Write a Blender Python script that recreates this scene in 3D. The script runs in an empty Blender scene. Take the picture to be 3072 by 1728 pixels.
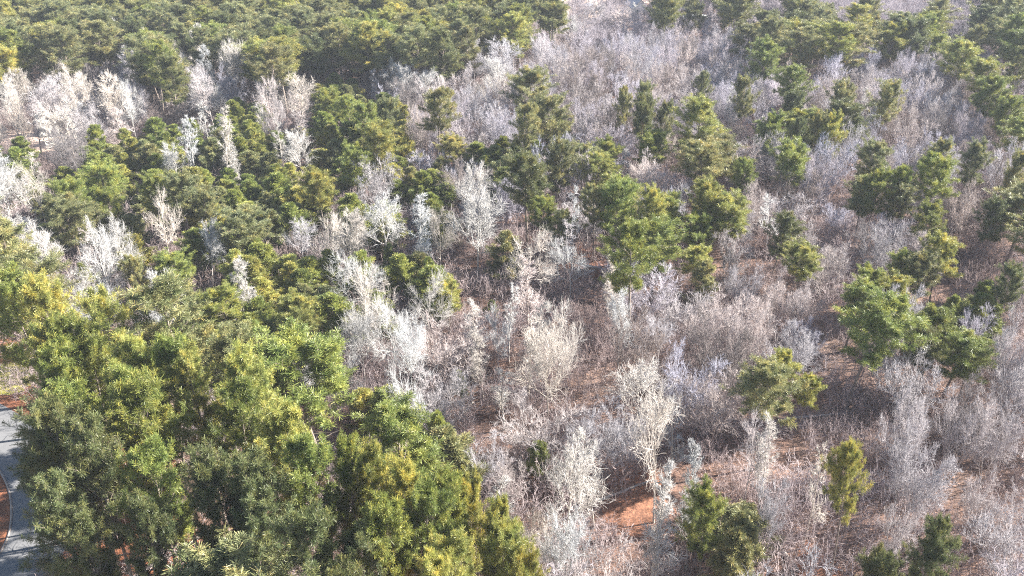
import bpy, math, random
import numpy as np
from mathutils import Vector

# ------------------------------------------------------------------ camera, sky, sun, exposure
S = bpy.context.scene
C = S.collection
CAM_H, PITCH, FPX = 55.0, math.radians(28.0), 2560.0
cam_d = bpy.data.cameras.new("camera"); cam = bpy.data.objects.new("camera", cam_d); C.objects.link(cam)
cam_d.sensor_width = 36.0; cam_d.lens = 36.0 * FPX / 3072.0
cam_d.clip_start = 0.5; cam_d.clip_end = 6000
cam.location = (0, 0, CAM_H); cam.rotation_euler = (math.pi/2 - PITCH, 0, 0)
S.camera = cam

SUN_EL, SUN_AZ = math.radians(31), math.radians(75)     # azimuth clockwise from +Y (straight ahead)
w = bpy.data.worlds.new("World"); S.world = w; w.use_nodes = True
nt = w.node_tree; bg = nt.nodes["Background"]
sky = nt.nodes.new("ShaderNodeTexSky"); sky.sky_type = 'NISHITA'; sky.sun_disc = False
sky.sun_elevation = SUN_EL; sky.sun_rotation = SUN_AZ; sky.air_density = 1.0; sky.dust_density = 0.6
nt.links.new(sky.outputs[0], bg.inputs[0]); bg.inputs[1].default_value = 0.055
sl = bpy.data.lights.new("sun", 'SUN'); sl.energy = 5.0; sl.angle = math.radians(0.5); sl.color = (1.0, 0.95, 0.87)
so = bpy.data.objects.new("sun", sl); C.objects.link(so)
sd = Vector((math.sin(SUN_AZ)*math.cos(SUN_EL), math.cos(SUN_AZ)*math.cos(SUN_EL), math.sin(SUN_EL)))
so.rotation_euler = (-sd).to_track_quat('-Z', 'Y').to_euler()
so.location = (60, 40, 120)
S.view_settings.view_transform = 'Standard'; S.view_settings.look = 'None'
S.view_settings.gamma = 1.0; S.view_settings.use_curve_mapping = False
S.view_settings.exposure = 2.15
S.cycles.max_bounces = 6; S.cycles.diffuse_bounces = 3; S.cycles.transparent_max_bounces = 4
S.cycles.use_denoising = False; S.cycles.use_adaptive_sampling = False; S.cycles.filter_width = 1.1
S.cycles.volume_bounces = 0; S.cycles.caustics_reflective = False; S.cycles.caustics_refractive = False

CP, SP = math.cos(PITCH), math.sin(PITCH)
def at(sx, sy, z=0.0):
    """world point at height z seen at photo pixel (3072 x 1728)"""
    a = (sx-1536)/FPX; b = (864-sy)/FPX
    d = (a, CP + b*SP, -SP + b*CP)
    t = (z-CAM_H)/d[2]
    return d[0]*t, d[1]*t, t
def pix(x, y, z):
    dz = z-CAM_H
    f = y*CP - dz*SP; u = y*SP + dz*CP
    return 1536 + FPX*x/f, 864 - FPX*u/f, f

# ------------------------------------------------------------------ materials
def mat(name):
    m = bpy.data.materials.new(name); m.use_nodes = True
    n = m.node_tree; b = n.nodes["Principled BSDF"]
    return m, n, b
def node(n, typ, **k):
    x = n.nodes.new(typ)
    for a, v in k.items(): setattr(x, a, v)
    return x
def mixc(n, fac, A, B, mode='MIX'):
    x = node(n, "ShaderNodeMix", data_type='RGBA', blend_type=mode)
    for sock, v in ((x.inputs[0], fac), (x.inputs[6], A), (x.inputs[7], B)):
        if hasattr(v, "links"): n.links.new(v, sock)
        elif isinstance(v, (int, float)): sock.default_value = v
        else: sock.default_value = (*v, 1)
    return x.outputs[2]
def noise(n, scale, vec=None, detail=4, rough=0.6):
    x = node(n, "ShaderNodeTexNoise"); x.inputs["Scale"].default_value = scale
    x.inputs["Detail"].default_value = detail; x.inputs["Roughness"].default_value = rough
    if vec: n.links.new(vec, x.inputs["Vector"])
    return x.outputs["Fac"]
def ramp(n, fac, stops):
    r = node(n, "ShaderNodeValToRGB"); e = r.color_ramp.elements
    while len(e) < len(stops): e.new(0.5)
    for el, (p, c) in zip(e, stops): el.position = p; el.color = (*c, 1) if len(c) == 3 else c
    n.links.new(fac, r.inputs[0]); return r.outputs[0]

def needle_mat():
    m, n, b = mat("pine_needles")
    oi = node(n, "ShaderNodeObjectInfo"); tc = node(n, "ShaderNodeTexCoord")
    geo = node(n, "ShaderNodeNewGeometry")
    f1 = noise(n, 0.55, tc.outputs["Object"], 3, 0.7)
    k = ramp(n, f1, [(0.33, (0.55, 0.66, 0.60)), (0.52, (1.0, 1.0, 0.95)), (0.68, (1.5, 1.3, 0.95))])
    c = mixc(n, 1.0, oi.outputs["Color"], k, 'MULTIPLY')
    isl = ramp(n, geo.outputs["Random Per Island"], [(0.0, (0.62, 0.68, 0.62)), (0.9, (1.25, 1.2, 1.1)), (0.97, (1.7, 1.35, 1.2))])
    c = mixc(n, 1.0, c, isl, 'MULTIPLY')
    n.links.new(c, b.inputs["Base Color"])
    b.inputs["Roughness"].default_value = 0.45
    b.inputs["Specular IOR Level"].default_value = 0.45
    tr = node(n, "ShaderNodeBsdfTranslucent"); n.links.new(c, tr.inputs[0])
    mx = node(n, "ShaderNodeMixShader"); mx.inputs[0].default_value = 0.28
    n.links.new(b.outputs[0], mx.inputs[1]); n.links.new(tr.outputs[0], mx.inputs[2])
    n.links.new(mx.outputs[0], n.nodes["Material Output"].inputs[0])
    return m
def bark_mat(name, c1, c2, tint):
    m, n, b = mat(name)
    tc = node(n, "ShaderNodeTexCoord"); mp = node(n, "ShaderNodeMapping")
    mp.inputs["Scale"].default_value = (3, 3, 0.8); n.links.new(tc.outputs["Object"], mp.inputs[0])
    c = mixc(n, noise(n, 1.6, mp.outputs[0], 5, 0.7), c1, c2)
    if tint:
        oi = node(n, "ShaderNodeObjectInfo"); c = mixc(n, 1.0, c, oi.outputs["Color"], 'MULTIPLY')
    n.links.new(c, b.inputs["Base Color"]); b.inputs["Roughness"].default_value = 0.75
    b.inputs["Specular IOR Level"].default_value = 0.3
    return m
M_NEEDLE = needle_mat()
M_PBARK = bark_mat("pine_bark", (0.11, 0.085, 0.07), (0.36, 0.30, 0.26), False)
M_BARK = bark_mat("pale_bark", (0.42, 0.40, 0.38), (1.0, 0.97, 0.92), True)
M_TWIG = bark_mat("twigs", (0.80, 0.80, 0.80), (1.0, 1.0, 1.0), True)
def brush_mat():
    m, n, b = mat("brush_twigs")
    tc = node(n, "ShaderNodeTexCoord"); oi = node(n, "ShaderNodeObjectInfo"); geo = node(n, "ShaderNodeNewGeometry")
    c = ramp(n, noise(n, 0.05, geo.outputs["Position"], 4, 0.6), [(0.3, (0.27, 0.20, 0.18)), (0.5, (0.41, 0.335, 0.33)), (0.7, (0.54, 0.48, 0.50))])
    isl = ramp(n, geo.outputs["Random Per Island"], [(0, (0.55, 0.5, 0.48)), (1, (1.3, 1.3, 1.3))])
    n.links.new(mixc(n, 1.0, c, isl, 'MULTIPLY'), b.inputs["Base Color"]); b.inputs["Roughness"].default_value = 0.8
    return m
M_BRUSH = brush_mat()
def litter_mat(name, stops, sc=1.0):
    m, n, b = mat(name)
    geo = node(n, "ShaderNodeNewGeometry"); P = geo.outputs["Position"]
    big = noise(n, 0.035, P, 5, 0.65)
    c = ramp(n, big, stops)
    vor = node(n, "ShaderNodeTexVoronoi"); vor.inputs["Scale"].default_value = 5.0*sc; n.links.new(P, vor.inputs["Vector"])
    leaf = ramp(n, vor.outputs["Color"], [(0.0, (0.45, 0.40, 0.36)), (0.5, (0.95, 0.9, 0.85)), (1.0, (1.7, 1.6, 1.45))])
    c = mixc(n, 0.85, c, leaf, 'MULTIPLY')
    fine = ramp(n, noise(n, 1.3, P, 6, 0.75), [(0.3, (0.55, 0.52, 0.5)), (0.7, (1.35, 1.35, 1.35))])
    c = mixc(n, 0.8, c, fine, 'MULTIPLY')
    n.links.new(c, b.inputs["Base Color"]); b.inputs["Roughness"].default_value = 0.9
    bp = node(n, "ShaderNodeBump"); bp.inputs["Strength"].default_value = 0.7; bp.inputs["Distance"].default_value = 0.12
    n.links.new(noise(n, 5.0, P, 4, 0.7), bp.inputs["Height"]); n.links.new(bp.outputs[0], b.inputs["Normal"])
    return m
M_GROUND = litter_mat("leaf_litter", [(0.3, (0.11, 0.065, 0.05)), (0.5, (0.18, 0.11, 0.085)), (0.7, (0.25, 0.18, 0.15))])
M_STRAW = litter_mat("pine_straw", [(0.3, (0.17, 0.065, 0.035)), (0.55, (0.27, 0.11, 0.055)), (0.75, (0.20, 0.12, 0.08))], 2.0)
M_FIELD = litter_mat("dormant_grass", [(0.3, (0.52, 0.40, 0.34)), (0.55, (0.66, 0.54, 0.47)), (0.75, (0.58, 0.50, 0.40))], 1.5)
M_LEAVES = litter_mat("dry_leaves", [(0.3, (0.15, 0.075, 0.05)), (0.55, (0.28, 0.13, 0.075)), (0.75, (0.22, 0.12, 0.085))], 1.4)
M_VERGE = litter_mat("verge_grass", [(0.3, (0.30, 0.32, 0.07)), (0.55, (0.42, 0.38, 0.10)), (0.75, (0.46, 0.22, 0.10))], 2.0)
def asphalt():
    m, n, b = mat("asphalt"); geo = node(n, "ShaderNodeNewGeometry"); P = geo.outputs["Position"]
    c = mixc(n, noise(n, 0.5, P, 5, 0.7), (0.12, 0.12, 0.125), (0.21, 0.21, 0.215))
    c = mixc(n, 0.5, c, ramp(n, noise(n, 14, P, 3, 0.8), [(0.3, (0.6, 0.6, 0.6)), (0.7, (1.3, 1.3, 1.3))]), 'MULTIPLY')
    n.links.new(c, b.inputs["Base Color"]); b.inputs["Roughness"].default_value = 0.8
    return m
M_ROAD = asphalt()
def flat(name, col, rough=0.6, var=0.12):
    m, n, b = mat(name); tc = node(n, "ShaderNodeTexCoord")
    c = mixc(n, noise(n, 1.3, tc.outputs["Object"], 5, 0.7), tuple(v*(1-var) for v in col), tuple(min(1, v*(1+var)) for v in col))
    n.links.new(c, b.inputs["Base Color"]); b.inputs["Roughness"].default_value = rough
    return m

# ------------------------------------------------------------------ mesh building with numpy
def build_mesh(name, V, F3=None, F4=None, m=None):
    me = bpy.data.meshes.new(name); V = np.asarray(V, np.float32)
    me.vertices.add(len(V)); me.vertices.foreach_set("co", V.ravel())
    li, st, tot = [], [], 0
    for F, k in ((F4, 4), (F3, 3)):
        if F is not None and len(F):
            F = np.asarray(F, np.int32); li.append(F.ravel()); st.append(tot + np.arange(len(F))*k); tot += F.size
    me.loops.add(tot); me.loops.foreach_set("vertex_index", np.concatenate(li))
    st = np.concatenate(st).astype(np.int32)
    me.polygons.add(len(st)); me.polygons.foreach_set("loop_start", st)
    me.update(calc_edges=True)
    if m: me.materials.append(m)
    return me
def norm(a): return a/np.maximum(np.linalg.norm(a, axis=-1, keepdims=True), 1e-9)
def tubes(pts, rad, n):
    """pts (N,K,3), rad (N,K) -> verts, quads; one continuous tapering tube per row"""
    N, K, _ = pts.shape
    T = norm(np.gradient(pts, axis=1))
    ref = np.where(np.abs(T[:, :1, 2:3]) > 0.9, np.array([1., 0, 0]), np.array([0, 0, 1.]))
    U = norm(np.cross(T, np.broadcast_to(ref, T.shape))); W = np.cross(T, U)
    a = np.arange(n)*2*math.pi/n
    V = pts[:, :, None, :] + rad[:, :, None, None]*(U[:, :, None, :]*np.cos(a)[:, None] + W[:, :, None, :]*np.sin(a)[:, None])
    i = np.arange(N)[:, None, None]*K*n; k = np.arange(K-1)[None, :, None]*n; j = np.arange(n)[None, None, :]; j2 = (j+1) % n
    F = np.stack([i+k+j, i+k+j2, i+k+n+j2, i+k+n+j], -1).reshape(-1, 4)
    return V.reshape(-1, 3), F
def join(parts):
    V, F, o = [], [], 0
    for v, f in parts: V.append(v); F.append(f+o); o += len(v)
    return np.concatenate(V), np.concatenate(F)
def grow(rng, P, D, L, R, K, wob, up, tip=0.35):
    """curved polylines from points P in directions D"""
    N = len(P); pts = np.zeros((N, K+1, 3)); pts[:, 0] = P; d = norm(D)
    for k in range(K):
        d = norm(d + rng.normal(0, wob, (N, 3)) + np.array([0, 0, up]))
        pts[:, k+1] = pts[:, k] + d*(L/K)[:, None]
    t = np.linspace(0, 1, K+1)
    return pts, R[:, None]*(1-(1-tip)*t)[None]
def spawn(rng, pts, rad, per, t0, t1, amin, amax, even=True):
    N, K1, _ = pts.shape; K = K1-1
    t = t0 + (t1-t0)*((np.arange(per)[None]+rng.uniform(0, 1, (N, per)))/per if even else rng.uniform(0, 1, (N, per)))
    x = np.clip(t*K, 0, K-1e-4); k = x.astype(int); f = (x-k)[..., None]; I = np.arange(N)[:, None]
    P = pts[I, k]*(1-f) + pts[I, k+1]*f; T = norm(pts[I, k+1]-pts[I, k]); r = rad[I, k]*(1-f[..., 0]) + rad[I, k+1]*f[..., 0]
    P, T, r, t = P.reshape(-1, 3), T.reshape(-1, 3), r.ravel(), t.ravel()
    A = norm(np.cross(T, norm(rng.normal(0, 1, T.shape)))); ang = rng.uniform(amin, amax, len(P))[:, None]
    return P, norm(T*np.cos(ang)+A*np.sin(ang)), r, t, np.repeat(np.arange(N), per)

def bare_tree_meshes(seed, H=18., W=8., kind='broad', tw=1.0, nl=18):
    rng = np.random.default_rng(seed); R0 = H*0.0115
    if kind == 'broad':
        tp, trd = grow(rng, np.zeros((1, 3)), np.array([[0, 0, 1.]]), np.array([H*0.9]), np.array([R0]), 12, 0.05, 0.12, 0.15)
        P, D, r, t, _ = spawn(rng, tp, trd, nl, rng.uniform(.2, .4), 0.97, 0.75, 1.25)
        L = W*0.72*(1.15-0.75*t)*rng.uniform(0.75, 1.2, len(t)); R = np.minimum(r*0.7, 0.012*L+0.03); up1 = 0.10
        n2, n3, n4 = 8, 5, 3
    elif kind == 'slim':
        tp, trd = grow(rng, np.zeros((1, 3)), np.array([[0, 0, 1.]]), np.array([H]), np.array([R0]), 12, 0.025, 0.1, 0.12)
        P, D, r, t, _ = spawn(rng, tp, trd, nl, 0.22, 0.99, 0.7, 1.15)
        L = W*0.55*(1.1-0.8*t)*rng.uniform(0.6, 1.2, len(t)); R = np.minimum(r*0.5, 0.01*L+0.02); up1 = 0.12
        n2, n3, n4 = 5, 4, 3
    else:                                                    # several ascending stems from one stool
        ns = nl; a = rng.uniform(0, 6.28, ns)
        D0 = np.stack([np.cos(a)*0.5, np.sin(a)*0.5, np.ones(ns)], 1)
        tp, trd = grow(rng, np.stack([np.cos(a)*.25, np.sin(a)*.25, 0*a], 1), D0, H*rng.uniform(0.8, 1.0, ns), np.full(ns, H*0.009), 9, 0.06, 0.05, 0.15)
        P, D, r, t, _ = spawn(rng, tp, trd, 13, 0.18, 0.97, 0.5, 1.1)
        L = W*0.48*(1.15-0.7*t)*rng.uniform(0.7, 1.2, len(t)); R = np.minimum(r*0.6, 0.01*L+0.02); up1 = 0.08
        n2, n3, n4 = 5, 4, 3
    lp, lr = grow(rng, P, D, L, R, 6, 0.13, up1, 0.3)
    P, D, r, t, par = spawn(rng, lp, lr, n2, 0.15, 1.0, 0.4, 0.9)
    sp, sr = grow(rng, P, D, L[par]*0.48*(1.15-0.6*t)*rng.uniform(0.7, 1.25, len(t)), np.maximum(r*0.7, 0.030*tw), 4, 0.15, 0.10, 0.45)
    Ls = np.linalg.norm(sp[:, -1]-sp[:, 0], axis=1)
    P, D, r, t, par = spawn(rng, sp, sr, n3, 0.1, 1.0, 0.4, 0.95)
    qp, qr = grow(rng, P, D, Ls[par]*0.62*rng.uniform(0.6, 1.3, len(t)), np.full(len(t), 0.021*tw), 3, 0.16, 0.08, 0.6)
    Lq = np.linalg.norm(qp[:, -1]-qp[:, 0], axis=1)
    P, D, r, t, par = spawn(rng, qp, qr, n4, 0.1, 1.0, 0.35, 0.9)
    wp, wr = grow(rng, P, D, np.maximum(Lq[par]*0.9, 0.35)*rng.uniform(0.6, 1.4, len(t)), np.full(len(t), 0.0145*tw), 2, 0.15, 0.06, 0.5)
    trd[:, 0] *= 1.35
    V, F = join([tubes(tp, trd, 7), tubes(lp, lr, 5)])
    trunk = build_mesh("bare_trunk", V, F4=F, m=M_BARK)
    V, F = join([tubes(sp, sr, 3), tubes(qp, qr, 3), tubes(wp, wr, 3)])
    crown = build_mesh("bare_crown", V, F4=F, m=M_TWIG)
    return trunk, crown, float(np.percentile(V[:, 2], 99.8)), float(2*np.percentile(np.hypot(V[:, 0], V[:, 1]), 95))

def pine_meshes(seed, H=19., W=7.5, base=0.42, nl=64, young=False):
    rng = np.random.default_rng(seed); R0 = H*(0.0125 if not young else 0.011)
    tp, trd = grow(rng, np.zeros((1, 3)), np.array([[0, 0, 1.]]), np.array([H*0.97]), np.array([R0]), 14, 0.03, 0.12, 0.12)
    P, D, r, t, _ = spawn(rng, tp, trd, nl, base, 0.995, 0.75, 1.5)
    u = (t-base)/(1-base)
    if young: prof = np.clip(1.1*(1-u)**0.5*(0.7+0.3*np.minimum(u/0.3, 1)), 0.1, 1)
    else: prof = np.clip(np.sqrt(np.maximum(0, 1-(np.maximum(u-0.34, 0)/0.70)**2))*(0.60+0.40*np.minimum(u/0.34, 1)), 0.25, 1)
    D[:, 2] += -0.15 + 0.75*u**1.5
    L = W*0.52*prof*rng.uniform(0.55, 1.18, len(t)); R = np.minimum(r*0.45, 0.012*L+0.02)
    lp, lr = grow(rng, P, D, L, R, 6, 0.10, 0.07, 0.25)
    # a few dead stubs below the crown
    Pd, Dd, rd, td, _ = spawn(rng, tp, trd, 9, base*0.45, base, 1.1, 1.6)
    dp, dr = grow(rng, Pd, Dd, rng.uniform(0.6, 2.0, len(td)), np.full(len(td), 0.03), 3, 0.15, 0.0, 0.3)
    P, D, r, t2, par = spawn(rng, lp, lr, 8 if not young else 6, 0.25, 1.0, 0.4, 0.95)
    D[:, 2] += 0.12
    sp, sr = grow(rng, P, D, L[par]*0.36*(1.2-0.5*t2)*rng.uniform(0.6, 1.3, len(t2)), np.full(len(t2), 0.02), 3, 0.15, 0.12, 0.5)
    trd[:, 0] *= 1.3
    V, F = join([tubes(tp, trd, 8), tubes(lp, lr, 4), tubes(dp, dr, 3), tubes(sp, sr, 3)])
    trunk = build_mesh("pine_trunk", V, F4=F, m=M_PBARK)
    # needle tufts
    X = [];
    a, b_, c_, _, _ = spawn(rng, sp, sr, 3, 0.45, 1.0, 0.15, 0.7); X.append((a, b_))
    a, b_, c_, _, _ = spawn(rng, lp, lr, 5, 0.6, 1.0, 0.3, 0.9); X.append((a, b_))
    TP = np.concatenate([x[0] for x in X]); TD = np.concatenate([x[1] for x in X]); TD[:, 2] += 0.35; TD = norm(TD)
    TP = np.concatenate([TP, tp[:, -1]]); TD = np.concatenate([TD, [[0, 0, 1.]]])
    nb = 20; N = len(TP)
    size = rng.uniform(0.75, 1.3, N)*(0.42 if not young else 0.34)
    B = np.repeat(TP, nb, 0) - np.repeat(TD*size[:, None]*0.5, nb, 0)*rng.uniform(0, 1, (N*nb, 1))
    d = norm(np.repeat(TD, nb, 0)*0.55 + norm(rng.normal(0, 1, (N*nb, 3)))*0.9)
    l = np.repeat(size, nb)*rng.uniform(0.7, 1.15, N*nb)
    s = norm(np.cross(d, norm(rng.normal(0, 1, d.shape)))); wd = 0.0155
    E = B + d*l[:, None]
    V = np.stack([B-s*wd*0.5, B+s*wd*0.5, E+s*wd, E-s*wd], 1).reshape(-1, 3)
    F = np.arange(len(V)).reshape(-1, 4)
    crown = build_mesh("pine_crown", V, F4=F, m=M_NEEDLE)
    return trunk, crown, float(V[:, 2].max()), float(2*np.percentile(np.hypot(V[:, 0], V[:, 1]), 93))

# ------------------------------------------------------------------ the setting
def obj(name, me, parent=None, **props):
    o = bpy.data.objects.new(name, me); C.objects.link(o)
    if parent: o.parent = parent
    for k, v in props.items(): o[k] = v
    return o
def hgt(x, y):
    return 0.0
def sheet(name, x0, x1, y0, y1, n, m, z=0):
    X, Y = np.meshgrid(np.linspace(x0, x1, n), np.linspace(y0, y1, n))
    V = np.stack([X.ravel(), Y.ravel(), np.full(X.size, z)], 1)
    i = np.arange(n*n).reshape(n, n); F = np.stack([i[:-1, :-1], i[:-1, 1:], i[1:, 1:], i[1:, :-1]], -1).reshape(-1, 4)
    return build_mesh(name, V, F4=F, m=m)
obj("ground", sheet("ground", -2500, 2500, -600, 5000, 30, M_GROUND), kind="structure")
def blob(name, cx, cy, rx, ry, z, m, seed, n=90, rough=0.22):
    rng = np.random.default_rng(seed); a = np.linspace(0, 2*math.pi, n, endpoint=False)
    r = 1 + sum(rng.normal(0, rough/(k**0.8))*np.cos(k*a+rng.uniform(0, 6.28)) for k in range(2, 24))*0.6
    V = np.concatenate([[[cx, cy, z]], np.stack([cx+rx*r*np.cos(a), cy+ry*r*np.sin(a), np.full(n, z)], 1)])
    F = np.array([[0, i+1, (i+1) % n+1] for i in range(n)])
    return obj(name, build_mesh(name, V, F3=F, m=m), kind="structure")
def blob_px(name, sx, sy, rxp, ry, z, m, seed, **k):
    x, y, d = at(sx, sy, 0)
    return blob(name, x, y, rxp*d/FPX, ry, z, m, seed, **k)

# road: inner kerb line traced on the ground, swept 6 m wide
inner = [at(*p) for p in ((-420, 1175), (-250, 1235), (-100, 1320), (-20, 1385), (22, 1450), (37, 1520), (32, 1590), (8, 1650), (-40, 1715), (-120, 1800), (-260, 1920), (-460, 2080))]
ip = np.array([[p[0], p[1]] for p in inner])
def smooth(p, k=8):
    out = []; q = np.vstack([2*p[0]-p[1], p, 2*p[-1]-p[-2]])
    for i in range(1, len(q)-2):
        for t in np.linspace(0, 1, k, endpoint=False):
            a, b, c, d = q[i-1], q[i], q[i+1], q[i+2]
            out.append(0.5*((2*b)+(-a+c)*t+(2*a-5*b+4*c-d)*t*t+(-a+3*b-3*c+d)*t**3))
    out.append(p[-1]); return np.array(out)
sp_ = smooth(ip); tg = norm(np.gradient(sp_, axis=0)); nr = np.stack([-tg[:, 1], tg[:, 0]], 1)   # pointing away from the inside of the bend
def band(name, a, b, z, m, h=0, **props):
    A = sp_+nr*a; B = sp_+nr*b; n = len(A)
    if h == 0:
        V = np.concatenate([np.c_[A, np.full(n, z)], np.c_[B, np.full(n, z)]])
        F = [[i, i+1, n+i+1, n+i] for i in range(n-1)]
    else:
        V = np.concatenate([np.c_[A, np.zeros(n)], np.c_[A, np.full(n, h)], np.c_[B, np.full(n, h)], np.c_[B, np.zeros(n)]])
        F = [[k*n+i, k*n+i+1, (k+1)*n+i+1, (k+1)*n+i] for i in range(n-1) for k in range(3)]
    return obj(name, build_mesh(name, V, F4=np.array(F), m=m), **props)
ROADW = 5.4
band("road", 0, ROADW, 0.016, M_ROAD, kind="structure")
band("kerb", -0.16, 0, 0.0, flat("kerb_concrete", (0.30, 0.25, 0.22), 0.8), h=0.07, kind="structure")
band("pine_straw_verge", -14, -0.16, 0.010, M_STRAW, kind="structure")
band("pine_straw_bank", ROADW, ROADW+9, 0.012, M_STRAW, kind="structure")
blob_px("grass_verge", 15, 1135, 95, 3.2, 0.024, M_VERGE, 3)
blob_px("clearing", 60, 432, 330, 17, 0.008, M_FIELD, 4)
blob_px("field", 1715, 40, 190, 34, 0.008, M_FIELD, 5)
blob_px("far_field", 1930, -15, 190, 16, 0.012, M_FIELD, 15)
blob_px("sunlit_litter", 1745, 790, 75, 6, 0.008, M_LEAVES, 6)
blob_px("leaf_opening", 1900, 1500, 110, 5.5, 0.008, M_LEAVES, 7)
blob_px("leaf_patch", 2455, 1710, 70, 2.5, 0.008, M_LEAVES, 8)
blob_px("stand_floor", 300, 1690, 300, 8, 0.006, M_STRAW, 9)

# ------------------------------------------------------------------ houses beyond the field
M_SIDING = flat("white_siding", (0.80, 0.80, 0.78), 0.5, 0.05)
M_ROOFG = flat("grey_shingles", (0.42, 0.43, 0.46), 0.8)
M_BLUE = flat("blue_tarp", (0.03, 0.16, 0.36), 0.4)
M_GLASS = flat("window_glass", (0.05, 0.06, 0.07), 0.1)
M_TRIM = flat("window_trim", (0.7, 0.7, 0.68), 0.5)
def box_vf(x0, x1, y0, y1, z0, z1):
    V = np.array([[x, y, z] for z in (z0, z1) for x, y in ((x0, y0), (x1, y0), (x1, y1), (x0, y1))], float)
    return V, np.array([[0, 3, 2, 1], [4, 5, 6, 7], [0, 1, 5, 4], [1, 2, 6, 5], [2, 3, 7, 6], [3, 0, 4, 7]])
def house(px, py, wd, dp, hw, rz, roofm, label, name="house", rise=2.2):
    x, y, _ = at(px, py, 0)
    t = bpy.data.objects.new(name, None); C.objects.link(t); t.location = (x, y, 0); t.rotation_euler = (0, 0, rz)
    t["label"] = label; t["category"] = name.replace("_", " ")
    a, b = wd/2, dp/2; e = 0.35; yr = b+0.4
    # gable end faces the camera
    V = np.array([[-a, -b, 0], [a, -b, 0], [a, -b, hw], [0, -b, hw+rise], [-a, -b, hw], [-a, b, 0], [a, b, 0], [a, b, hw], [0, b, hw+rise], [-a, b, hw]], float)
    F4 = [[0, 5, 9, 4], [1, 2, 7, 6]]; me = bpy.data.meshes.new("wall")
    me.from_pydata(V.tolist(), [], [[0, 1, 2, 3, 4], [6, 5, 9, 8, 7], [0, 4, 9, 5], [1, 6, 7, 2]]); me.materials.append(M_SIDING)
    obj("wall", me, t)
    k = rise/a; V = []; F = []
    for s in (-1, 1):
        o = len(V)
        for yy in (-yr, yr):
            V += [[0, yy, hw+rise+0.03], [s*(a+e), yy, hw-e*k+0.03], [s*(a+e), yy, hw-e*k+0.18], [0, yy, hw+rise+0.18]]
        F += [[o, o+1, o+2, o+3], [o+4, o+7, o+6, o+5], [o+3, o+2, o+6, o+7], [o, o+4, o+5, o+1], [o+1, o+5, o+6, o+2]]
    me = bpy.data.meshes.new("roof"); me.from_pydata(V, [], F); me.materials.append(roofm); obj("roof", me, t)
    for wx in (-a*0.45, a*0.45):
        v, f = box_vf(wx-0.45, wx+0.45, -b-0.05, -b-0.02, hw*0.4, hw*0.85); wo = obj("window", build_mesh("window", v, F4=f, m=M_GLASS), t)
        v, f = join([box_vf(wx-0.55, wx-0.45, -b-0.09, -b-0.02, hw*.4-.1, hw*.85+.1), box_vf(wx+0.45, wx+0.55, -b-0.09, -b-0.02, hw*.4-.1, hw*.85+.1), box_vf(wx-0.45, wx+0.45, -b-0.09, -b-0.02, hw*.85, hw*.85+.1), box_vf(wx-0.45, wx+0.45, -b-0.09, -b-0.02, hw*.4-.1, hw*.4)])
        obj("frame", build_mesh("frame", v, F4=f, m=M_TRIM), wo)
    return t
house(1908, 52, 5.2, 11, 4.0, 0.1, M_ROOFG, "white gabled house with its tall end wall facing the wood", rise=2.6)
house(2040, 22, 13, 9, 2.8, -0.2, M_ROOFG, "long white house under bare trees behind the dark pines beyond the field")
house(2085, 70, 8, 5, 2.0, 0.05, flat("white_metal_roof", (0.85, 0.85, 0.84), 0.35, 0.04), "low white shed with a white metal roof at the wood's edge", name="shed", rise=0.9)
house(1876, 8, 7, 8, 3.0, 0.2, M_BLUE, "small white house under a dark blue roof behind the gabled house", rise=1.8)
house(1772, 32, 5.0, 4.0, 1.6, 0.4, flat("pale_metal_roof", (0.8, 0.8, 0.8), 0.4, 0.04), "little white garden shed in the bare trees on the pink field", name="shed", rise=0.7)

# ------------------------------------------------------------------ tree placing
T0 = {1: (0, 0), 2: (1024, 0), 3: (2048, 0), 4: (0, 576), 5: (1024, 576), 6: (2048, 576), 7: (0, 1152), 8: (1024, 1152), 9: (2048, 1152)}
K = 1024/2576
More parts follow.
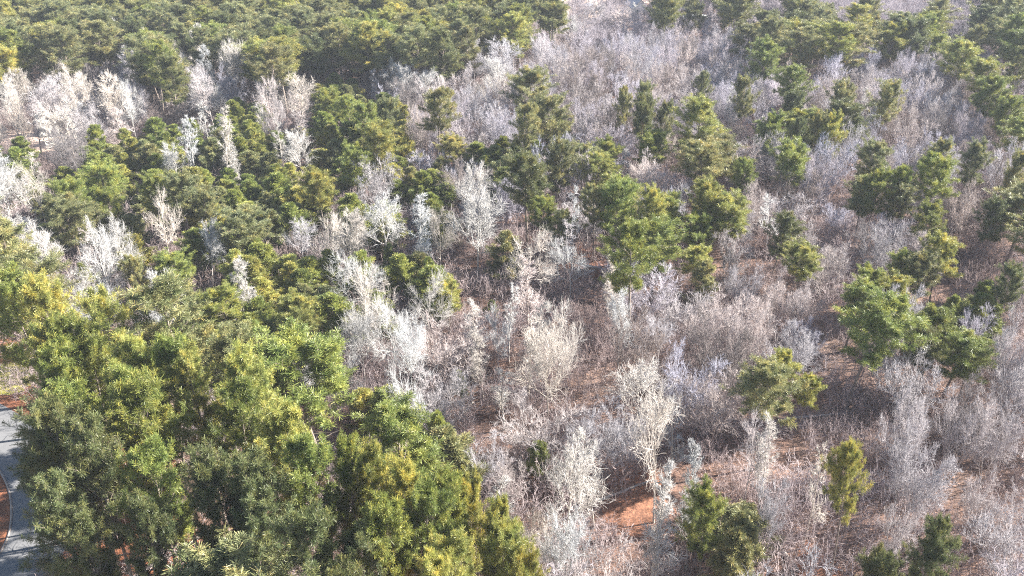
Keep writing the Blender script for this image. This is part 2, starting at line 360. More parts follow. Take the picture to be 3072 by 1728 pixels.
# (tile, x, top y, crown width, kind, height, tone)   kinds: P pine, p young pine, B broad bare tree, s slim bare tree, b many-stemmed bare tree
HERO = [
 (1,60,150,300,'P',20,'n'),(1,260,60,380,'P',20,'n'),(1,640,40,340,'P',21,'n'),(1,720,150,360,'P',20,'n'),(1,500,140,240,'P',20,'d'),(1,980,130,240,'P',19,'d'),(1,1240,400,250,'P',20,'d'),(1,1250,250,170,'P',17,'d'),(1,1700,80,300,'P',20,'d'),(1,2100,280,230,'P',19,'y'),(1,2420,70,260,'P',20,'n'),(1,2000,60,240,'P',20,'n'),(1,1150,60,240,'P',20,'n'),(1,860,30,220,'P',20,'n'),
 (1,500,490,300,'B',20,'w'),(1,790,560,260,'B',20,'w'),(1,940,610,220,'B',18,'w'),(1,1440,190,170,'s',22,'w'),(1,1520,330,150,'s',20,'w'),(1,1700,290,220,'B',21,'w'),(1,1620,810,180,'s',20,'w'),(1,1400,880,170,'s',17,'w'),(1,2250,560,280,'B',18,'w'),(1,2000,570,250,'B',17,'k'),(1,60,640,160,'B',18,'w'),(1,200,740,160,'s',15,'k'),(1,370,780,190,'s',16,'w'),(1,470,820,160,'s',16,'w'),(1,980,370,200,'B',18,'k'),(1,2250,980,240,'B',14,'w'),(1,1290,1080,190,'B',12,'w'),(1,2090,890,150,'s',14,'w'),(1,220,1200,280,'B',17,'w'),(1,1760,1080,110,'s',13,'w'),(1,880,120,120,'s',18,'w'),(1,1110,220,130,'s',18,'w'),
 (1,1880,890,250,'p',11,'g'),(1,1250,990,180,'p',10,'g'),(1,720,1150,210,'p',10,'g'),(1,760,1230,290,'P',14,'g'),(1,1110,1280,220,'P',15,'g'),(1,1340,1270,270,'P',16,'n'),(1,490,1320,260,'P',15,'g'),(1,1180,1140,190,'p',10,'g'),(1,2500,650,180,'P',14,'g'),(1,2450,840,230,'p',11,'g'),(1,2400,1250,260,'P',14,'y'),(1,1880,1330,180,'p',9,'g'),
 (2,700,655,310,'P',19,'n'),(2,340,705,180,'P',18,'n'),(2,300,925,310,'P',17,'y'),(2,60,700,210,'P',15,'g'),(2,180,760,200,'P',15,'g'),(2,1340,765,250,'P',19,'n'),(2,1600,700,310,'P',19,'n'),(2,840,1005,210,'P',11,'o'),(2,1410,1120,330,'P',19,'d'),(2,1620,1030,230,'P',18,'n'),(2,1140,1090,240,'p',10,'g'),(2,2290,685,180,'P',19,'d'),(2,2440,740,150,'P',16,'n'),(2,2320,590,140,'P',18,'n'),(2,2140,650,140,'P',18,'n'),(2,2030,1020,250,'P',13,'g'),(2,1830,1060,210,'P',13,'n'),(2,2330,970,250,'P',14,'g'),(2,2060,1310,290,'P',17,'g'),(2,590,1280,190,'p',10,'g'),(2,760,1290,170,'p',9,'g'),(2,1000,1230,270,'B',17,'w'),(2,90,1050,230,'P',15,'g'),(2,1660,980,120,'p',9,'g'),(2,2150,1120,120,'s',12,'w'),(2,2450,1000,160,'b',10,'w'),(2,2400,1410,220,'P',17,'y'),
 (2,1190,300,330,'B',18,'k'),(2,1000,310,200,'B',17,'k'),(2,1900,340,330,'B',17,'d'),(2,1340,520,260,'B',15,'k'),(2,870,500,240,'B',14,'k'),(2,450,480,230,'B',15,'w'),(2,1530,250,200,'B',18,'k'),(2,1920,0,200,'B',16,'k'),(2,2130,60,230,'B',15,'k'),(2,1740,90,260,'B',15,'w'),(2,2230,20,120,'s',14,'w'),
 (3,170,520,140,'P',17,'n'),(3,490,550,160,'P',19,'n'),(3,1270,590,200,'P',18,'n'),(3,1580,590,210,'P',19,'n'),(3,820,640,170,'P',16,'d'),(3,130,700,360,'P',20,'y'),(3,720,830,230,'P',16,'g'),(3,920,870,170,'P',16,'d'),(3,1170,830,190,'P',17,'y'),(3,1040,800,150,'P',17,'n'),(3,860,1040,260,'P',16,'g'),(3,1450,1020,220,'P',16,'n'),(3,1700,1225,230,'P',15,'g'),(3,1500,1240,220,'P',15,'g'),(3,660,60,230,'P',19,'d'),(3,860,60,180,'P',18,'d'),(3,1080,45,190,'P',19,'n'),(3,1380,100,150,'P',17,'n'),(3,1480,90,130,'P',17,'n'),(3,1700,90,200,'P',17,'d'),(3,1930,60,160,'P',16,'g'),(3,2220,170,200,'P',18,'n'),(3,1960,240,140,'P',16,'g'),(3,2450,130,220,'P',18,'n'),(3,2550,340,170,'P',20,'d'),(3,2350,560,220,'P',17,'g'),(3,1950,1010,190,'P',15,'n'),(3,2290,1030,210,'P',16,'n'),(3,510,1170,200,'P',14,'g'),(3,240,1340,240,'P',16,'y'),(3,330,20,90,'P',15,'n'),(3,90,0,160,'P',17,'d'),(3,2540,1120,150,'P',16,'n'),(3,2480,700,200,'P',16,'g'),
 (3,1780,330,240,'b',15,'l'),(3,2010,340,260,'b',16,'k'),(3,2150,420,230,'b',15,'k'),(3,1900,430,260,'b',15,'l'),(3,1420,330,200,'b',15,'l'),(3,1170,400,200,'B',16,'l'),(3,400,320,200,'b',14,'l'),(3,250,260,260,'b',16,'l'),(3,380,640,110,'s',16,'w'),(3,1400,650,120,'s',14,'w'),(3,620,880,120,'s',13,'w'),(3,800,1240,130,'s',12,'w'),(3,980,1080,140,'s',12,'w'),(3,150,900,170,'B',13,'l'),(3,700,560,200,'B',15,'l'),
 (4,470,-30,360,'P',19,'n'),(4,790,-70,240,'P',17,'g'),(4,680,200,300,'B',21,'w'),(4,850,190,260,'B',17,'w'),(4,1180,10,320,'B',18,'w'),(4,30,150,280,'B',18,'w'),(4,200,230,330,'B',17,'w'),(4,480,560,330,'b',11,'w'),(4,1500,-40,220,'P',15,'n'),(4,1760,70,340,'P',17,'n'),(4,1520,230,230,'B',15,'w'),(4,1280,430,270,'P',13,'g'),(4,1010,480,220,'P',14,'n'),(4,1250,560,340,'B',15,'w'),(4,1090,760,280,'B',13,'w'),(4,1230,930,260,'b',9,'w'),(4,1750,480,180,'s',16,'w'),(4,1840,500,180,'s',16,'w'),(4,1650,700,330,'P',14,'g'),(4,1470,920,190,'p',9,'g'),(4,640,530,160,'p',9,'g'),(4,2240,220,240,'B',12,'k'),(4,2460,430,180,'p',9,'g'),(4,2450,170,300,'B',15,'w'),(4,2200,740,320,'P',13,'y'),(4,1900,330,220,'p',10,'g'),(4,2150,1140,250,'s',14,'w'),(4,2330,1170,260,'B',13,'w'),(4,2530,1230,250,'B',12,'w'),(4,2000,640,250,'p',10,'y'),
 (4,60,560,420,'P',20,'g'),(4,360,600,420,'P',20,'y'),(4,640,800,420,'P',20,'y'),(4,900,990,420,'P',20,'y'),(4,1120,1100,430,'P',20,'g'),(4,560,1000,450,'P',20,'g'),(4,300,880,440,'P',20,'g'),(4,1440,1190,430,'P',20,'y'),(4,1720,1200,430,'P',20,'y'),(4,1960,1330,430,'P',19,'y'),
 (5,300,10,340,'B',17,'w'),(5,40,120,280,'B',17,'w'),(5,560,40,250,'s',19,'w'),(5,740,130,220,'B',15,'w'),(5,1010,0,420,'B',20,'w'),(5,1420,240,440,'B',18,'w'),(5,1760,-80,160,'s',21,'w'),(5,1560,20,270,'P',16,'g'),(5,1640,140,230,'P',15,'d'),(5,1930,-60,260,'P',18,'n'),(5,2240,200,420,'P',18,'g'),(5,2480,0,300,'P',17,'g'),(5,90,450,270,'p',11,'g'),(5,420,470,260,'p',11,'g'),(5,340,380,110,'p',10,'d'),(5,660,490,140,'p',10,'g'),(5,800,630,200,'P',12,'y'),(5,1120,810,100,'p',5,'g'),(5,620,580,420,'B',18,'w'),(5,360,750,420,'B',18,'w'),(5,130,880,330,'B',16,'w'),(5,2110,490,200,'s',17,'w'),(5,2140,760,260,'B',17,'w'),(5,1260,710,170,'s',15,'w'),(5,1010,830,220,'s',13,'w'),(5,1180,890,260,'B',14,'w'),(5,1410,930,270,'s',17,'w'),(5,1630,880,440,'B',17,'w'),(5,500,960,320,'B',17,'w'),(5,890,1340,110,'p',6,'g'),(5,2450,840,380,'B',15,'k'),(5,2130,-100,250,'P',17,'n'),
 (6,390,10,310,'P',17,'y'),(6,160,160,230,'P',14,'g'),(6,750,110,250,'P',17,'d'),(6,940,370,270,'P',14,'y'),(6,90,390,270,'P',12,'y'),(6,1690,410,220,'P',14,'g'),(6,1460,540,220,'P',14,'g'),(6,1340,640,280,'P',15,'g'),(6,1600,620,270,'P',15,'y'),(6,2000,330,330,'P',17,'y'),(6,1850,450,240,'P',15,'n'),(6,2290,670,190,'p',10,'g'),(6,2080,770,170,'p',11,'g'),(6,1960,820,330,'P',16,'g'),(6,2120,1000,380,'P',14,'g'),(6,1880,1000,300,'P',15,'d'),(6,2230,1080,220,'P',12,'g'),(6,730,1185,300,'P',15,'y'),(6,950,1330,180,'P',12,'y'),(6,1900,50,220,'P',15,'g'),(6,2400,20,230,'P',17,'d'),(6,2540,540,200,'P',16,'d'),(6,1400,-120,200,'P',16,'n'),(6,1640,-100,220,'P',16,'n'),
 (6,1200,100,260,'b',8,'l'),(6,1650,180,350,'b',10,'l'),(6,1150,380,290,'b',8,'k'),(6,480,520,350,'b',12,'k'),(6,720,600,320,'b',11,'k'),(6,590,760,280,'b',11,'k'),(6,900,650,300,'b',11,'k'),(6,150,850,330,'b',12,'k'),(6,2320,870,320,'b',11,'l'),(6,700,30,190,'s',14,'w'),(6,1550,1150,300,'b',8,'k'),(6,960,980,280,'b',9,'l'),
 (7,140,60,460,'P',16,'d'),(7,60,430,420,'P',13,'d'),(4,150,1130,420,'P',19,'g'),(7,450,-60,520,'P',20,'g'),(7,850,-160,520,'P',20,'g'),(7,1250,-60,560,'P',21,'g'),(7,1700,-10,500,'P',20,'g'),(7,2120,70,480,'P',19,'y'),(7,2330,370,520,'P',20,'g'),(7,1950,430,500,'P',20,'d'),(7,270,170,500,'P',20,'d'),(7,640,260,520,'P',20,'d'),(7,1080,380,520,'P',20,'g'),(7,1550,430,500,'P',20,'d'),(7,380,640,480,'P',19,'d'),(7,820,740,460,'P',19,'d'),(7,620,1000,440,'P',17,'d'),(7,1800,900,520,'P',18,'d'),(7,2300,860,560,'P',20,'d'),
 (8,650,200,200,'p',13,'g'),(8,480,250,190,'p',12,'g'),(8,760,240,200,'p',13,'g'),(8,180,380,360,'P',18,'y'),(8,400,540,360,'P',18,'y'),(8,30,430,360,'P',18,'g'),(8,640,620,380,'P',17,'g'),(8,890,640,330,'P',17,'g'),(8,1060,700,300,'P',16,'y'),(8,1150,870,330,'P',16,'y'),(8,560,800,440,'P',18,'g'),(8,880,960,440,'P',18,'y'),(8,1180,1080,350,'P',16,'y'),(8,1260,1270,340,'P',15,'y'),(8,200,760,460,'P',19,'g'),(8,330,1080,460,'P',18,'d'),(8,760,1230,460,'P',18,'y'),(8,1440,1390,150,'p',6,'g'),(8,1500,410,200,'p',9,'g'),(8,60,1250,460,'P',17,'d'),
 (8,1060,380,240,'b',8,'k'),(8,1250,520,280,'b',8,'k'),(8,1700,420,440,'B',16,'w'),(8,1430,940,270,'b',11,'w'),(8,1740,900,440,'B',14,'w'),(8,2470,-60,560,'B',19,'w'),(8,2480,620,260,'s',17,'w'),(8,2420,700,230,'s',15,'w'),(8,500,-120,330,'B',15,'w'),(8,140,20,260,'p',10,'y'),(8,330,10,230,'p',10,'y'),
 (9,1370,385,300,'P',15,'y'),(9,250,720,320,'P',12,'g'),(9,1960,1000,300,'P',14,'d'),(9,1660,1180,330,'P',13,'d'),(9,400,1130,360,'p',9,'n'),(9,1080,430,190,'s',14,'w'),(9,150,440,240,'s',16,'w'),(9,1850,40,520,'b',13,'k'),(9,2200,80,460,'b',12,'k'),(9,560,290,280,'B',12,'k'),(9,720,240,240,'s',13,'w'),(9,1700,930,320,'b',9,'k'),(9,2450,160,420,'b',11,'k'),(9,700,760,330,'b',9,'k'),(9,2350,700,420,'b',9,'k'),
]
MAP = [
 "PPPPPPPPPPPPPPPPPPPPPPPPPPGbbGbPPbPbbPbbbbbbbbPP",
 "PPPPPbPPPPPPPPPPPPPPPPPPPbbbbbbbbbbPPPPbPPPPbbPP",
 "PPPPPbPPBPBPPPPPPPPPPPBBbbbbbbbbbbbPPPPPPPbbbPPP",
 "PrBBbbbPBBBbPPPrPBBBBBBBbbbbbbbbbbbbbbbbbbbbbbPr",
 "BrBBBbbPbBbBBbbppPbPPbbbPPbbbPPbPbPbbPbPPPbbbbPP",
 "BBBBBBbbbbBpbbBpppPPPbbPPPPbbPPPPPPPPPbPPPbbbbPP",
 "GGGGbBbpBBppbbBpbPPbbPbPPPpbPPPPPbPPPPPPbPbbrbbP",
 "BBbbppbpbBBppbrpPpPbbPpppPPPPPPbbPPPPPbbPPbPPbPb",
 "BBPPppPPPBpPPBrPpbPPpbBpPPPPPBBbPbPPPBbbPPPPbbPP",
 "BPPPPPBBPPpppppbBBbBpBBPPbPPPPPPPPPPbPPPPPPPbbPP",
 "BBPPBBBBbPPPpbbBBBpBpBBPPPBPPPPPPpPPPPrbbbrPPbPP",
 "BBBrBBBbbBPppbbBbrbBbrBbBBBrPPPPpPPPPPrbbbbPPbrP",
 "BBBbBBPPbrBppppbprPpBrrpBBrGPPPppPbbPPbbbPPPPrrP",
 "PPBpBPBBBrBpppPPpBBpprrrBBrrrPPbpbbbbPrbPPPPPrrP",
 "PPPPbbBBbpBBppppBBBBpbrrrrrrrBPbbbbbbbrPPPPrPppr",
 "PPPPPrBBpppppppBBBBBbrBBBBBrrBbbbbbbbbrPPPPrPPbb",
 "PPPPPPPpppppppBBBBBBrrBBBBBbrbbbbbbbPPbrPrrPPPbb",
 "PPPPPPPPPPPPPBBBbBBbrrrBBBBbrbBBbbbbPPrrbrPPPPbb",
 "RPPPPPPPPPPPPPPBbbBbbrbbBbbrbbbBbbbbPPbrbrbbPPbb",
 "RPPPPPPPPPPPPPPBbbpprrbbBbbrbbbBbbbbPPrbrbbbbbbb",
 "RPPPPPPPPPPPPPPbPPpprbbrBrrbbbbBrbbbbrbPPbbbbbbb",
 "RRPPPPPPPPPPPPPPPPPpppbbBrrbbBBrrbbbrbbPPbbbbbbb",
 "RRPPPPPPPPPPPPPPPPPPPPrbrrbBBrorbbbbrbrPPrbbbrbb",
 "RRPPPPPPPPPPPPPPPPPPPPPrrbBBrooobbbbbbbPrrbbbrbb",
 "RRPPPPPPPbPPPPPPPPPPPPPBBbBbbrrbbbpbbrbrrbbrPPrb",
 "RRooPPPPbbPPPPPPPPPPPPPPBBBbbrbBbppbbrbrrbbPPPrb",
 "RooPooPrrbPPPbPPPPPPPPPPPbbbbrbBbbpbbroorbPPPPrb",
]
def lookup(sx, sy):
    i, j = int(sy//64), int(sx//64)
    i = max(0, min(26, i)); j = max(0, min(47, j))
    return MAP[i][j]
trees = []          # kind, x, y, height, width, tone, crown-mid pixel, hero?
for (tl, tx, ty, tw, kd, H, tone) in HERO:
    sx, sy = T0[tl][0]+K*tx, T0[tl][1]+K*ty
    if tl <= 6 and tw < 410 or tl <= 6 and kd not in 'Pp': H *= (0.84 if tl <= 3 and kd == 'P' else 0.76 if tl <= 3 else 0.68)
    elif tl == 8 and kd == 'p': H *= 0.58
    elif tl in (8, 9) and kd in 'Bsb': H *= 0.85
    if kd == 'b': H = min(H, 11)
    x, y, d = at(sx, sy, H*0.985)
    trees.append([kd, x, y, H, K*tw*d/FPX, tone, pix(x, y, H*0.7), True])
rnd = random.Random(11)
for i in range(0, len(sp_), 1):                    # pines lining the outer edge of the road
    if i and np.linalg.norm(sp_[i]-last) < 9.5: continue
    last = sp_[i]; o_ = ROADW+rnd.uniform(4.0, 6.0); q = sp_[i]+nr[i]*o_; H = rnd.uniform(11, 14)
    pp = pix(q[0], q[1], H*.6)
    if -120 < pp[0] < 420 and 1050 < pp[1] < 1900: trees.append(['P', float(q[0]), float(q[1]), H, rnd.uniform(6.5, 8), rnd.choice('dgn'), pp, True])
grid = {}
def near(x, y, r):
    for i in range(int((x-8)//8), int((x+8)//8)+1):
        for j in range(int((y-8)//8), int((y+8)//8)+1):
            for (a, b, q) in grid.get((i, j), ()):
                if (a-x)**2+(b-y)**2 < (0.5*(r+q))**2: return True
    return False
def put(x, y, r): grid.setdefault((int(x//8), int(y//8)), []).append((x, y, r))
SP_ = {'P': 6.8, 'p': 3.6, 'B': 5.4, 's': 3.6, 'b': 4.2}
for t in trees: put(t[1], t[2], min(t[4]*0.85, SP_[t[0]]))
houses = [at(*p) for p in ((1908, 52), (2040, 22), (2085, 70), (1876, 8), (1772, 32))]
def free(x, y, kd='b'):
    dd = np.min(np.linalg.norm(sp_-np.array([x, y]), axis=1)); i = int(np.argmin(np.linalg.norm(sp_-np.array([x, y]), axis=1)))
    side = float(np.dot(np.array([x, y])-sp_[i], nr[i]))
    if dd < 14 and -9 < side < ROADW+1.2: return False
    for h in houses:
        if abs(x-h[0]) < 7 and abs(y-h[1]) < 7: return False
        if abs(x-h[0]*y/h[1]) < 3.5 and h[1]-38 < y < h[1]: return False   # an open strip in front of each house
    return True
def filler(kinds, s, zc, ymin, ymax, hr, wr, kd, tones):
    y = ymin
    while y < ymax:
        xm = 0.68*(y+12)+6; x = -xm
        while x < xm:
            px_, py_ = x+rnd.uniform(-.45, .45)*s, y+rnd.uniform(-.45, .45)*s
            x += s
            sx, sy, f = pix(px_, py_, zc)
            if not (-150 < sx < 3222 and -220 < sy < 1960): continue
            c = lookup(sx, sy)
            q = (int(px_*7)+int(py_*5)) % 9
            if c == 'P' and 180 < sy < 1150 and not (sy > 620+0.55*sx):
                if sx < 1250: c = 'p' if q > 5 and sy > 350 else 'P'
                elif q > 1: c = 'b'
            if c in 'bB' and sx < 1150 and 380 < sy < 1080 and q > 6: c = 'p'
            if c == 'P' and sx > 1660 and sy <= 180 and q > 3: c = 'b'
            if c not in kinds or (sy < 0 and kd in 'bB' and c == 'G'): continue
            if near(px_, py_, s*(0.92 if kd != 'p' else 0.55)) or not free(px_, py_): continue
            H = rnd.uniform(*hr); wd = rnd.uniform(*wr)
            if kd == 'P' and sy > 620 and sx < 1650 and sy > 620+0.55*(sx-0): H *= 1.38
            if kd == 'P' and sy < 330: H *= 1.3; wd *= 1.12
            tone = rnd.choice(tones)
            trees.append([kd, px_, py_, H, wd, tone, pix(px_, py_, H*0.7), False]); put(px_, py_, s)
        y += s*0.9
filler('p', 3.2, 4, 40, 240, (5.5, 8.5), (3.6, 5.4), 'p', 'gggyn')
filler('P', 5.6, 10, 24, 330, (11.5, 14.5), (6.4, 9.0), 'P', 'nnnnngggdyy')
filler('B', 5.0, 7.5, 30, 330, (8.5, 13.5), (5, 8.5), 'B', 'wwwk')
filler('b', 4.4, 5.5, 36, 330, (7, 12), (6, 9.5), 'b', 'kllkkd')
filler('B', 3.8, 6, 36, 240, (7, 12), (2.6, 4.5), 's', 'wk')
for t in trees:                                  # nobody stands on the road
    dd = np.linalg.norm(sp_-np.array([t[1], t[2]]), axis=1); i = int(np.argmin(dd)); side = float(np.dot(np.array([t[1], t[2]])-sp_[i], nr[i]))
    if dd[i] < 12 and -1.0 < side < ROADW+1.0:
        t[1] += nr[i][0]*(ROADW+1.5-side); t[2] += nr[i][1]*(ROADW+1.5-side)

# ------------------------------------------------------------------ prototypes
PROT = {}
def proto_set(kd, items): PROT[kd] = items
proto_set('P', [pine_meshes(100+i, 15, 7.5, b, n) for i, (b, n) in enumerate(((.50, 66), (.42, 76), (.54, 60), (.46, 70)))])
proto_set('Q', [pine_meshes(150+i, 19, 7.5, b, n) for i, (b, n) in enumerate(((.46, 64), (.40, 72), (.52, 60)))])
proto_set('p', [pine_meshes(200+i, 7.5, 4.4, 0.12, 58, True) for i in range(3)])
proto_set('B', [bare_tree_meshes(300+i, 13, (8, 9.5, 6.5, 8.5, 7, 10)[i], 'broad', 1.0, (18, 14, 20, 11, 16, 22)[i]) for i in range(6)])
proto_set('s', [bare_tree_meshes(400+i, 12, 4.5, 'slim', 1.0, (34, 26, 16)[i]) for i in range(3)])
proto_set('b', [bare_tree_meshes(500+i, 10, 8, 'multi', 1.0, (4, 6, 3, 5)[i]) for i in range(4)])
for kd in PROT: print(kd, [(round(q[2], 1), round(q[3], 1)) for q in PROT[kd]])
TONE = {'P': {'n': (.27, .275, .14), 'g': (.255, .29, .085), 'd': (.155, .175, .08), 'y': (.37, .37, .12), 'o': (.36, .32, .12)},
        'B': {'w': (.60, .57, .54), 'k': (.56, .51, .51), 'l': (.55, .52, .58), 'd': (.28, .24, .23)}}
NAME = {'P': 'pine_tree', 'Q': 'pine_tree', 'p': 'young_pine', 'B': 'bare_tree', 's': 'slender_bare_tree', 'b': 'thicket_tree'}
CATG = {'P': 'pine tree', 'p': 'young pine', 'B': 'bare tree', 's': 'slender tree', 'b': 'thicket tree'}
GRP = {'P': 'mature pines across the wood', 'p': 'young pines among the trees', 'B': 'broad bare trees across the wood', 's': 'slender bare trees across the wood', 'b': 'many-stemmed bare trees across the wood'}
CAP = {'P': 300, 'p': 290, 'B': 290, 's': 290, 'b': 300}
TONEW = {'P': {'n': 'olive green', 'g': 'mid green', 'd': 'dark green', 'y': 'yellowish green', 'o': 'golden'},
         'B': {'w': 'pale whitish', 'k': 'pinkish grey', 'l': 'lilac grey', 'd': 'dark grey'}}

# nearest first; the farthest beyond the cap become one far-off wood
trees.sort(key=lambda t: (not t[7], t[2]))
count = {k: 0 for k in CAP}; indiv, rest = [], []
for t in trees:
    sx, sy, f = t[6]
    if count[t[0]] < CAP[t[0]] and -60 < sx < 3132 and sy > -40: count[t[0]] += 1; indiv.append(t)
    else: rest.append(t)
print("trees", len(trees), count, "rest", len(rest))

# labels: unique by look, place and order within a small patch of the picture
ORD = ['first', 'second', 'third', 'fourth', 'fifth', 'sixth', 'seventh', 'eighth', 'ninth', 'tenth', 'eleventh', 'twelfth', 'thirteenth', 'fourteenth', 'fifteenth', 'sixteenth', 'seventeenth', 'eighteenth', 'nineteenth', 'twentieth']
ROWS = ["top edge", "upper wood", "upper middle", "lower middle", "lower wood", "bottom edge"]
COLS = ["far left", "left", "centre left", "centre right", "right", "far right"]
cells = {}
for t in indiv:
    sx, sy, f = t[6]
    i = max(0, min(5, int(sy//288))); j = max(0, min(5, int(sx//512)))
    cells.setdefault((t[0], t[5], i, j), []).append(t)
KW = {'P': 'pine', 'p': 'young pine', 'B': 'spreading bare tree', 's': 'slender bare tree', 'b': 'many-stemmed bare tree'}
for (kd, tone, i, j), L in cells.items():
    L.sort(key=lambda t: t[6][0])
    tw_ = TONEW['P' if kd in 'Pp' else 'B'][tone]
    for k, t in enumerate(L):
        place = f"{ROWS[i]}, {COLS[j]}"
        if len(L) == 1: lab = f"only {tw_} {KW[kd]} at {place}"
        elif k < 20: lab = f"{tw_} {KW[kd]}, {ORD[k]} from left at {place}"
        else: lab = f"{tw_} {KW[kd]} at {place}"
        t.append(lab)

SC = {}
def make(kd, v):
    """first tree of a shape: Empty at the foot, trunk and crown under it"""
    tm, cm, H0, W0 = PROT[kd][v]
    r = bpy.data.objects.new(NAME[kd], None); C.objects.link(r); r.empty_display_size = 0.5
    obj("trunk", tm, r); obj("crown", cm, r)
    return r
def copy_tree(src):
    r = src.copy(); C.objects.link(r)
    for ch in list(src.children):
        c = ch.copy(); C.objects.link(c); c.parent = r
    return r
first = {}; used = set()
rnd = random.Random(5)
for t in indiv:
    kd, x, y, H, wd, tone, pp, hero, lab = t
    nk = kd
    if kd == 'P' and H > 16.4: kd = 'Q'
    v = rnd.randrange(len(PROT[kd])); key = (kd, v)
    if key not in first: first[key] = make(kd, v); r = first[key]
    else: r = copy_tree(first[key])
    H0, W0 = PROT[kd][v][2:]
    sw = max(0.45, min(1.7, wd/W0)) if hero else wd/W0
    r.location = (x, y, -0.05); r.scale = (sw, sw, H/H0)
    r.rotation_euler = (rnd.gauss(0, .045), rnd.gauss(0, .045), rnd.uniform(0, 6.28))
    r["label"] = lab; r["category"] = CATG[nk]; r["group"] = GRP[nk]
    col = TONE['P' if nk in 'Pp' else 'B'][tone]; j = rnd.uniform(.85, 1.18); j2 = rnd.uniform(.94, 1.06)
    if not hero and nk in 'Bsb': j *= 0.9
    elif nk in 'Bs': j *= 1.05
    for ch in r.children:
        k = 1.0 if ch.name.startswith('crown') or kd in 'Pp' else 1.05
        ch.color = (col[0]*j*j2*k, col[1]*j*k, col[2]*j/j2*k, 1)

# ------------------------------------------------------------------ fallen trunks
M_LOG = bark_mat("weathered_log", (0.30, 0.27, 0.24), (0.50, 0.46, 0.42), False)
for k, (sx, sy, L, ang, lab) in enumerate((
    (665, 535, 9, 2.2, "pale fallen trunk lying among young pines in the left upper middle"),
    (1870, 1475, 7, 0.5, "dark fallen log across the rusty leaf-litter opening"),
    (1760, 800, 6, 2.7, "short fallen log on the sunlit litter gap between pines"),
    (2450, 1250, 8, 0.2, "grey fallen trunk on shaded floor below the two right pines"),
    (1380, 1250, 6, 1.1, "thin fallen log beside the tiny lone young pine"),
    (2820, 960, 8, 2.9, "fallen grey trunk in the dark gap at the right"),
    (520, 1660, 7, 0.9, "fallen branchy trunk on orange straw under the tall near pines"),
    (2330, 1640, 6, 1.9, "short grey log in the low thicket near the bottom edge"))):
    g = np.random.default_rng(800+k); x, y, _ = at(sx, sy, 0)
    P0 = np.array([[-L/2, 0, .16]]); tp, tr = grow(g, P0, np.array([[1., 0, 0]]), np.array([float(L)]), np.array([.17]), 8, .03, 0, .4)
    tp[:, :, 2] = np.linspace(.16, .12, 9)
    P, D, rr_, t, _ = spawn(g, tp, tr, 7, .4, 1, .5, 1.1); D[:, 2] = np.abs(D[:, 2])*.8
    lp, lr = grow(g, P, D, g.uniform(.6, 1.8, len(t)), np.full(len(t), .04), 4, .15, 0, .4)
    V, F = join([tubes(tp, tr, 8)]); log = obj("fallen_log", build_mesh("fallen_log", V, F4=F, m=M_LOG), label=lab, category="fallen log", group="fallen logs on the forest floor")
    V, F = join([tubes(lp, lr, 4)]); obj("dead_branches", build_mesh("dead_branches", V, F4=F, m=M_LOG), log)
    log.location = (x, y, 0); log.rotation_euler = (0, 0, ang)

# ------------------------------------------------------------------ masses nobody could count: geometry nodes scatter each object's own small mesh
def scatter(name, base, pts, rot, scl, label, m, colour=(1, 1, 1, 1)):
    """base = (V, F4); the points ride along as loose vertices flagged pt=1"""
    V, F = base; n0 = len(V)
    me = build_mesh(name, np.concatenate([V, pts]), F4=F, m=m)
    n = len(me.vertices)
    a = me.attributes.new("pt", 'FLOAT', 'POINT'); z = np.zeros(n, np.float32); z[n0:] = 1; a.data.foreach_set("value", z)
    a = me.attributes.new("rz", 'FLOAT', 'POINT'); z = np.zeros(n, np.float32); z[n0:] = rot; a.data.foreach_set("value", z)
    a = me.attributes.new("sc", 'FLOAT_VECTOR', 'POINT'); z = np.ones((n, 3), np.float32); z[n0:] = scl; a.data.foreach_set("vector", z.ravel())
    o = obj(name, me, kind="stuff", label=label, category=name.replace('_', ' ')); o.color = colour
    g = bpy.data.node_groups.new(name, 'GeometryNodeTree')
    g.interface.new_socket("Geometry", in_out='INPUT', socket_type='NodeSocketGeometry'); g.interface.new_socket("Geometry", in_out='OUTPUT', socket_type='NodeSocketGeometry')
    N = g.nodes; L = g.links; gi = N.new("NodeGroupInput"); go = N.new("NodeGroupOutput")
    def named(nm, dt):
        x = N.new("GeometryNodeInputNamedAttribute"); x.data_type = dt; x.inputs["Name"].default_value = nm; return x.outputs["Attribute"]
    cmp = N.new("FunctionNodeCompare"); cmp.data_type = 'FLOAT'; cmp.operation = 'GREATER_THAN'; L.new(named("pt", 'FLOAT'), cmp.inputs[0]); cmp.inputs[1].default_value = 0.5
    sep = N.new("GeometryNodeSeparateGeometry"); sep.domain = 'POINT'; L.new(gi.outputs[0], sep.inputs[0]); L.new(cmp.outputs[0], sep.inputs[1])
    m2p = N.new("GeometryNodeMeshToPoints"); L.new(sep.outputs["Selection"], m2p.inputs[0])
    iop = N.new("GeometryNodeInstanceOnPoints"); L.new(m2p.outputs[0], iop.inputs["Points"]); L.new(sep.outputs["Inverted"], iop.inputs["Instance"])
    cx = N.new("ShaderNodeCombineXYZ"); L.new(named("rz", 'FLOAT'), cx.inputs[2])
    e2r = N.new("FunctionNodeEulerToRotation"); L.new(cx.outputs[0], e2r.inputs[0]); L.new(e2r.outputs[0], iop.inputs["Rotation"])
    L.new(named("sc", 'FLOAT_VECTOR'), iop.inputs["Scale"])
    L.new(iop.outputs[0], go.inputs[0])
    md = o.modifiers.new("scatter", 'NODES'); md.node_group = g
    return o
def mesh_np(me):
    v = np.empty(len(me.vertices)*3, np.float32); me.vertices.foreach_get("co", v)
    f = np.empty(len(me.loops), np.int32); me.loops.foreach_get("vertex_index", f)
    return v.reshape(-1, 3).astype(float), f.reshape(-1, 4)
rr = np.random.default_rng(77)
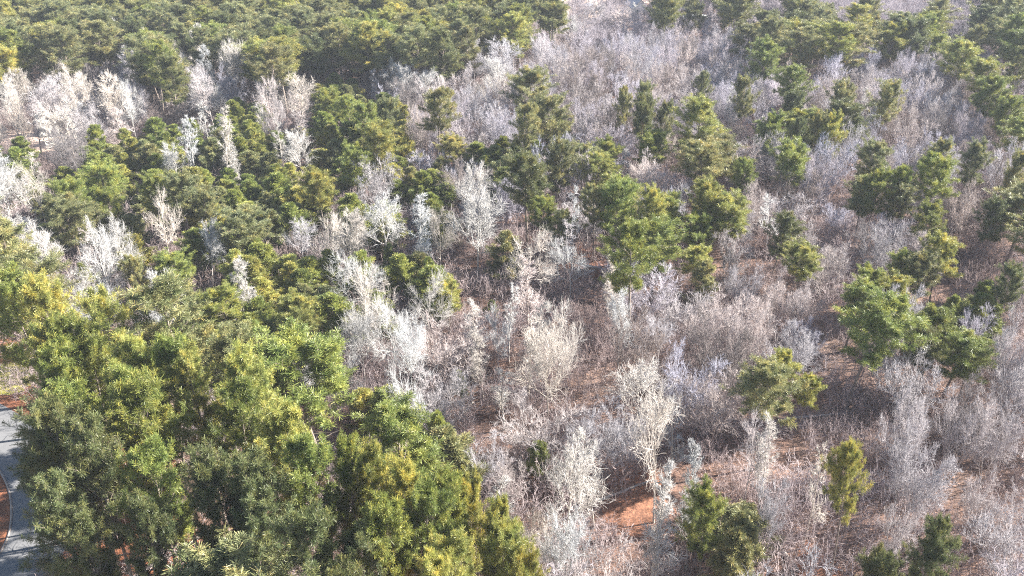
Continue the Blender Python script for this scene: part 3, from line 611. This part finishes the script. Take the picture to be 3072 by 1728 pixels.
for kinds, pk, nm, lab, m, colr in (('P', 'P', 'far_pine_wood', 'green pines running together along the far skyline and edges', M_NEEDLE, (.24, .25, .10, 1)),
                           ('p', 'p', 'young_pine_wood', 'young green pines crowded together too close to count', M_NEEDLE, (.23, .27, .07, 1)),
                           ('Bs', 'B', 'far_bare_wood', 'pale leafless trees running together at the far edges', M_TWIG, (.55, .50, .48, 1)),
                           ('b', 'b', 'far_thicket', 'grey leafless thicket running together at the far edges', M_TWIG, (.48, .43, .46, 1))):
    R = [t for t in rest if t[0] in kinds]
    if not R: continue
    tm, cm, H0, W0 = PROT[pk][0]
    V1, F1 = mesh_np(tm); V2, F2 = mesh_np(cm)
    V, F = join([(V1, F1), (V2, F2)])
    scatter(nm, (V, F), np.array([[t[1], t[2], 0] for t in R]), rr.uniform(0, 6.28, len(R)), np.array([[t[4]/W0, t[4]/W0, t[3]/H0] for t in R]), lab, m, colr)
# brush: patches of thin stems, about head high
def brush_patch(seed, n=24, rad=1.9, h=(1.0, 3.0)):
    rng = np.random.default_rng(seed)
    a = rng.uniform(0, 6.28, n); q = rad*np.sqrt(rng.uniform(0, 1, n))
    P = np.stack([q*np.cos(a), q*np.sin(a), 0*a], 1); D = np.stack([rng.normal(0, .3, n), rng.normal(0, .3, n), np.ones(n)], 1)
    L = rng.uniform(*h, n); sp, sr = grow(rng, P, D, L, 0.012+0.005*L, 4, 0.13, 0.03, 0.5)
    P, D, r, t, par = spawn(rng, sp, sr, 6, 0.25, 1, 0.35, 1.0)
    tp, tr = grow(rng, P, D, L[par]*rng.uniform(.2, .5, len(t)), np.full(len(t), .014), 3, .18, .05, .6)
    P, D, r, t, par = spawn(rng, tp, tr, 3, 0.2, 1, 0.35, 1.0)
    up, ur = grow(rng, P, D, rng.uniform(.25, .7, len(t)), np.full(len(t), .011), 2, .18, .05, .6)
    return join([tubes(sp, sr, 3), tubes(tp, tr, 3), tubes(up, ur, 3)])
pts = []; rnd = random.Random(9)
s = 2.15; y = 32.
while y < 300:
    x = -(0.68*(y+8)+3)
    while x < 0.68*(y+8)+3:
        px_, py_ = x+rnd.uniform(-.5, .5)*s, y+rnd.uniform(-.5, .5)*s; x += s
        sx, sy, f = pix(px_, py_, 1.0)
        if not (-100 < sx < 3172 and -60 < sy < 1800): continue
        c = lookup(sx, sy)
        pr = {'G': .05, 'o': .12, 'R': .0, 'r': .5, 'P': .35, 'p': .5}.get(c, .75)
        if sx < 950 and sy > 1050: pr = min(pr, .55)
        if rnd.random() < pr*.72 and free(px_, py_): pts.append((px_, py_, 0))
    y += s
pts = np.array(pts); n = len(pts); k = np.random.default_rng(4).integers(0, 3, n)
print("brush", n)
for i, (nm, lab) in enumerate((("undergrowth", "tangled leafless brush covering the forest floor"), ("brush", "twiggy brown brush filling gaps between the trees"), ("thicket", "low pinkish grey thicket between the trunks"))):
    Q = pts[k == i]; g2 = np.random.default_rng(60+i)
    sc_ = np.stack([g2.uniform(.8, 1.3, len(Q))]*2 + [g2.uniform(.6, 1.5, len(Q))], 1)
    scatter(nm, brush_patch(900+i), Q, g2.uniform(0, 6.28, len(Q)), sc_, lab, M_BRUSH)

# ------------------------------------------------------------------ air
HAZE = 0.00022
if HAZE:
    v, f = box_vf(-700, 700, -150, 900, -1, 62)
    m = bpy.data.materials.new("haze"); m.use_nodes = True; n = m.node_tree
    n.nodes.remove(n.nodes["Principled BSDF"])
    pv = n.nodes.new("ShaderNodeVolumePrincipled"); pv.inputs["Density"].default_value = HAZE
    pv.inputs["Color"].default_value = (0.82, 0.88, 1.0, 1); pv.inputs["Anisotropy"].default_value = 0.0
    n.links.new(pv.outputs[0], n.nodes["Material Output"].inputs["Volume"])
    obj("haze", build_mesh("haze", v, F4=f, m=m), kind="stuff")
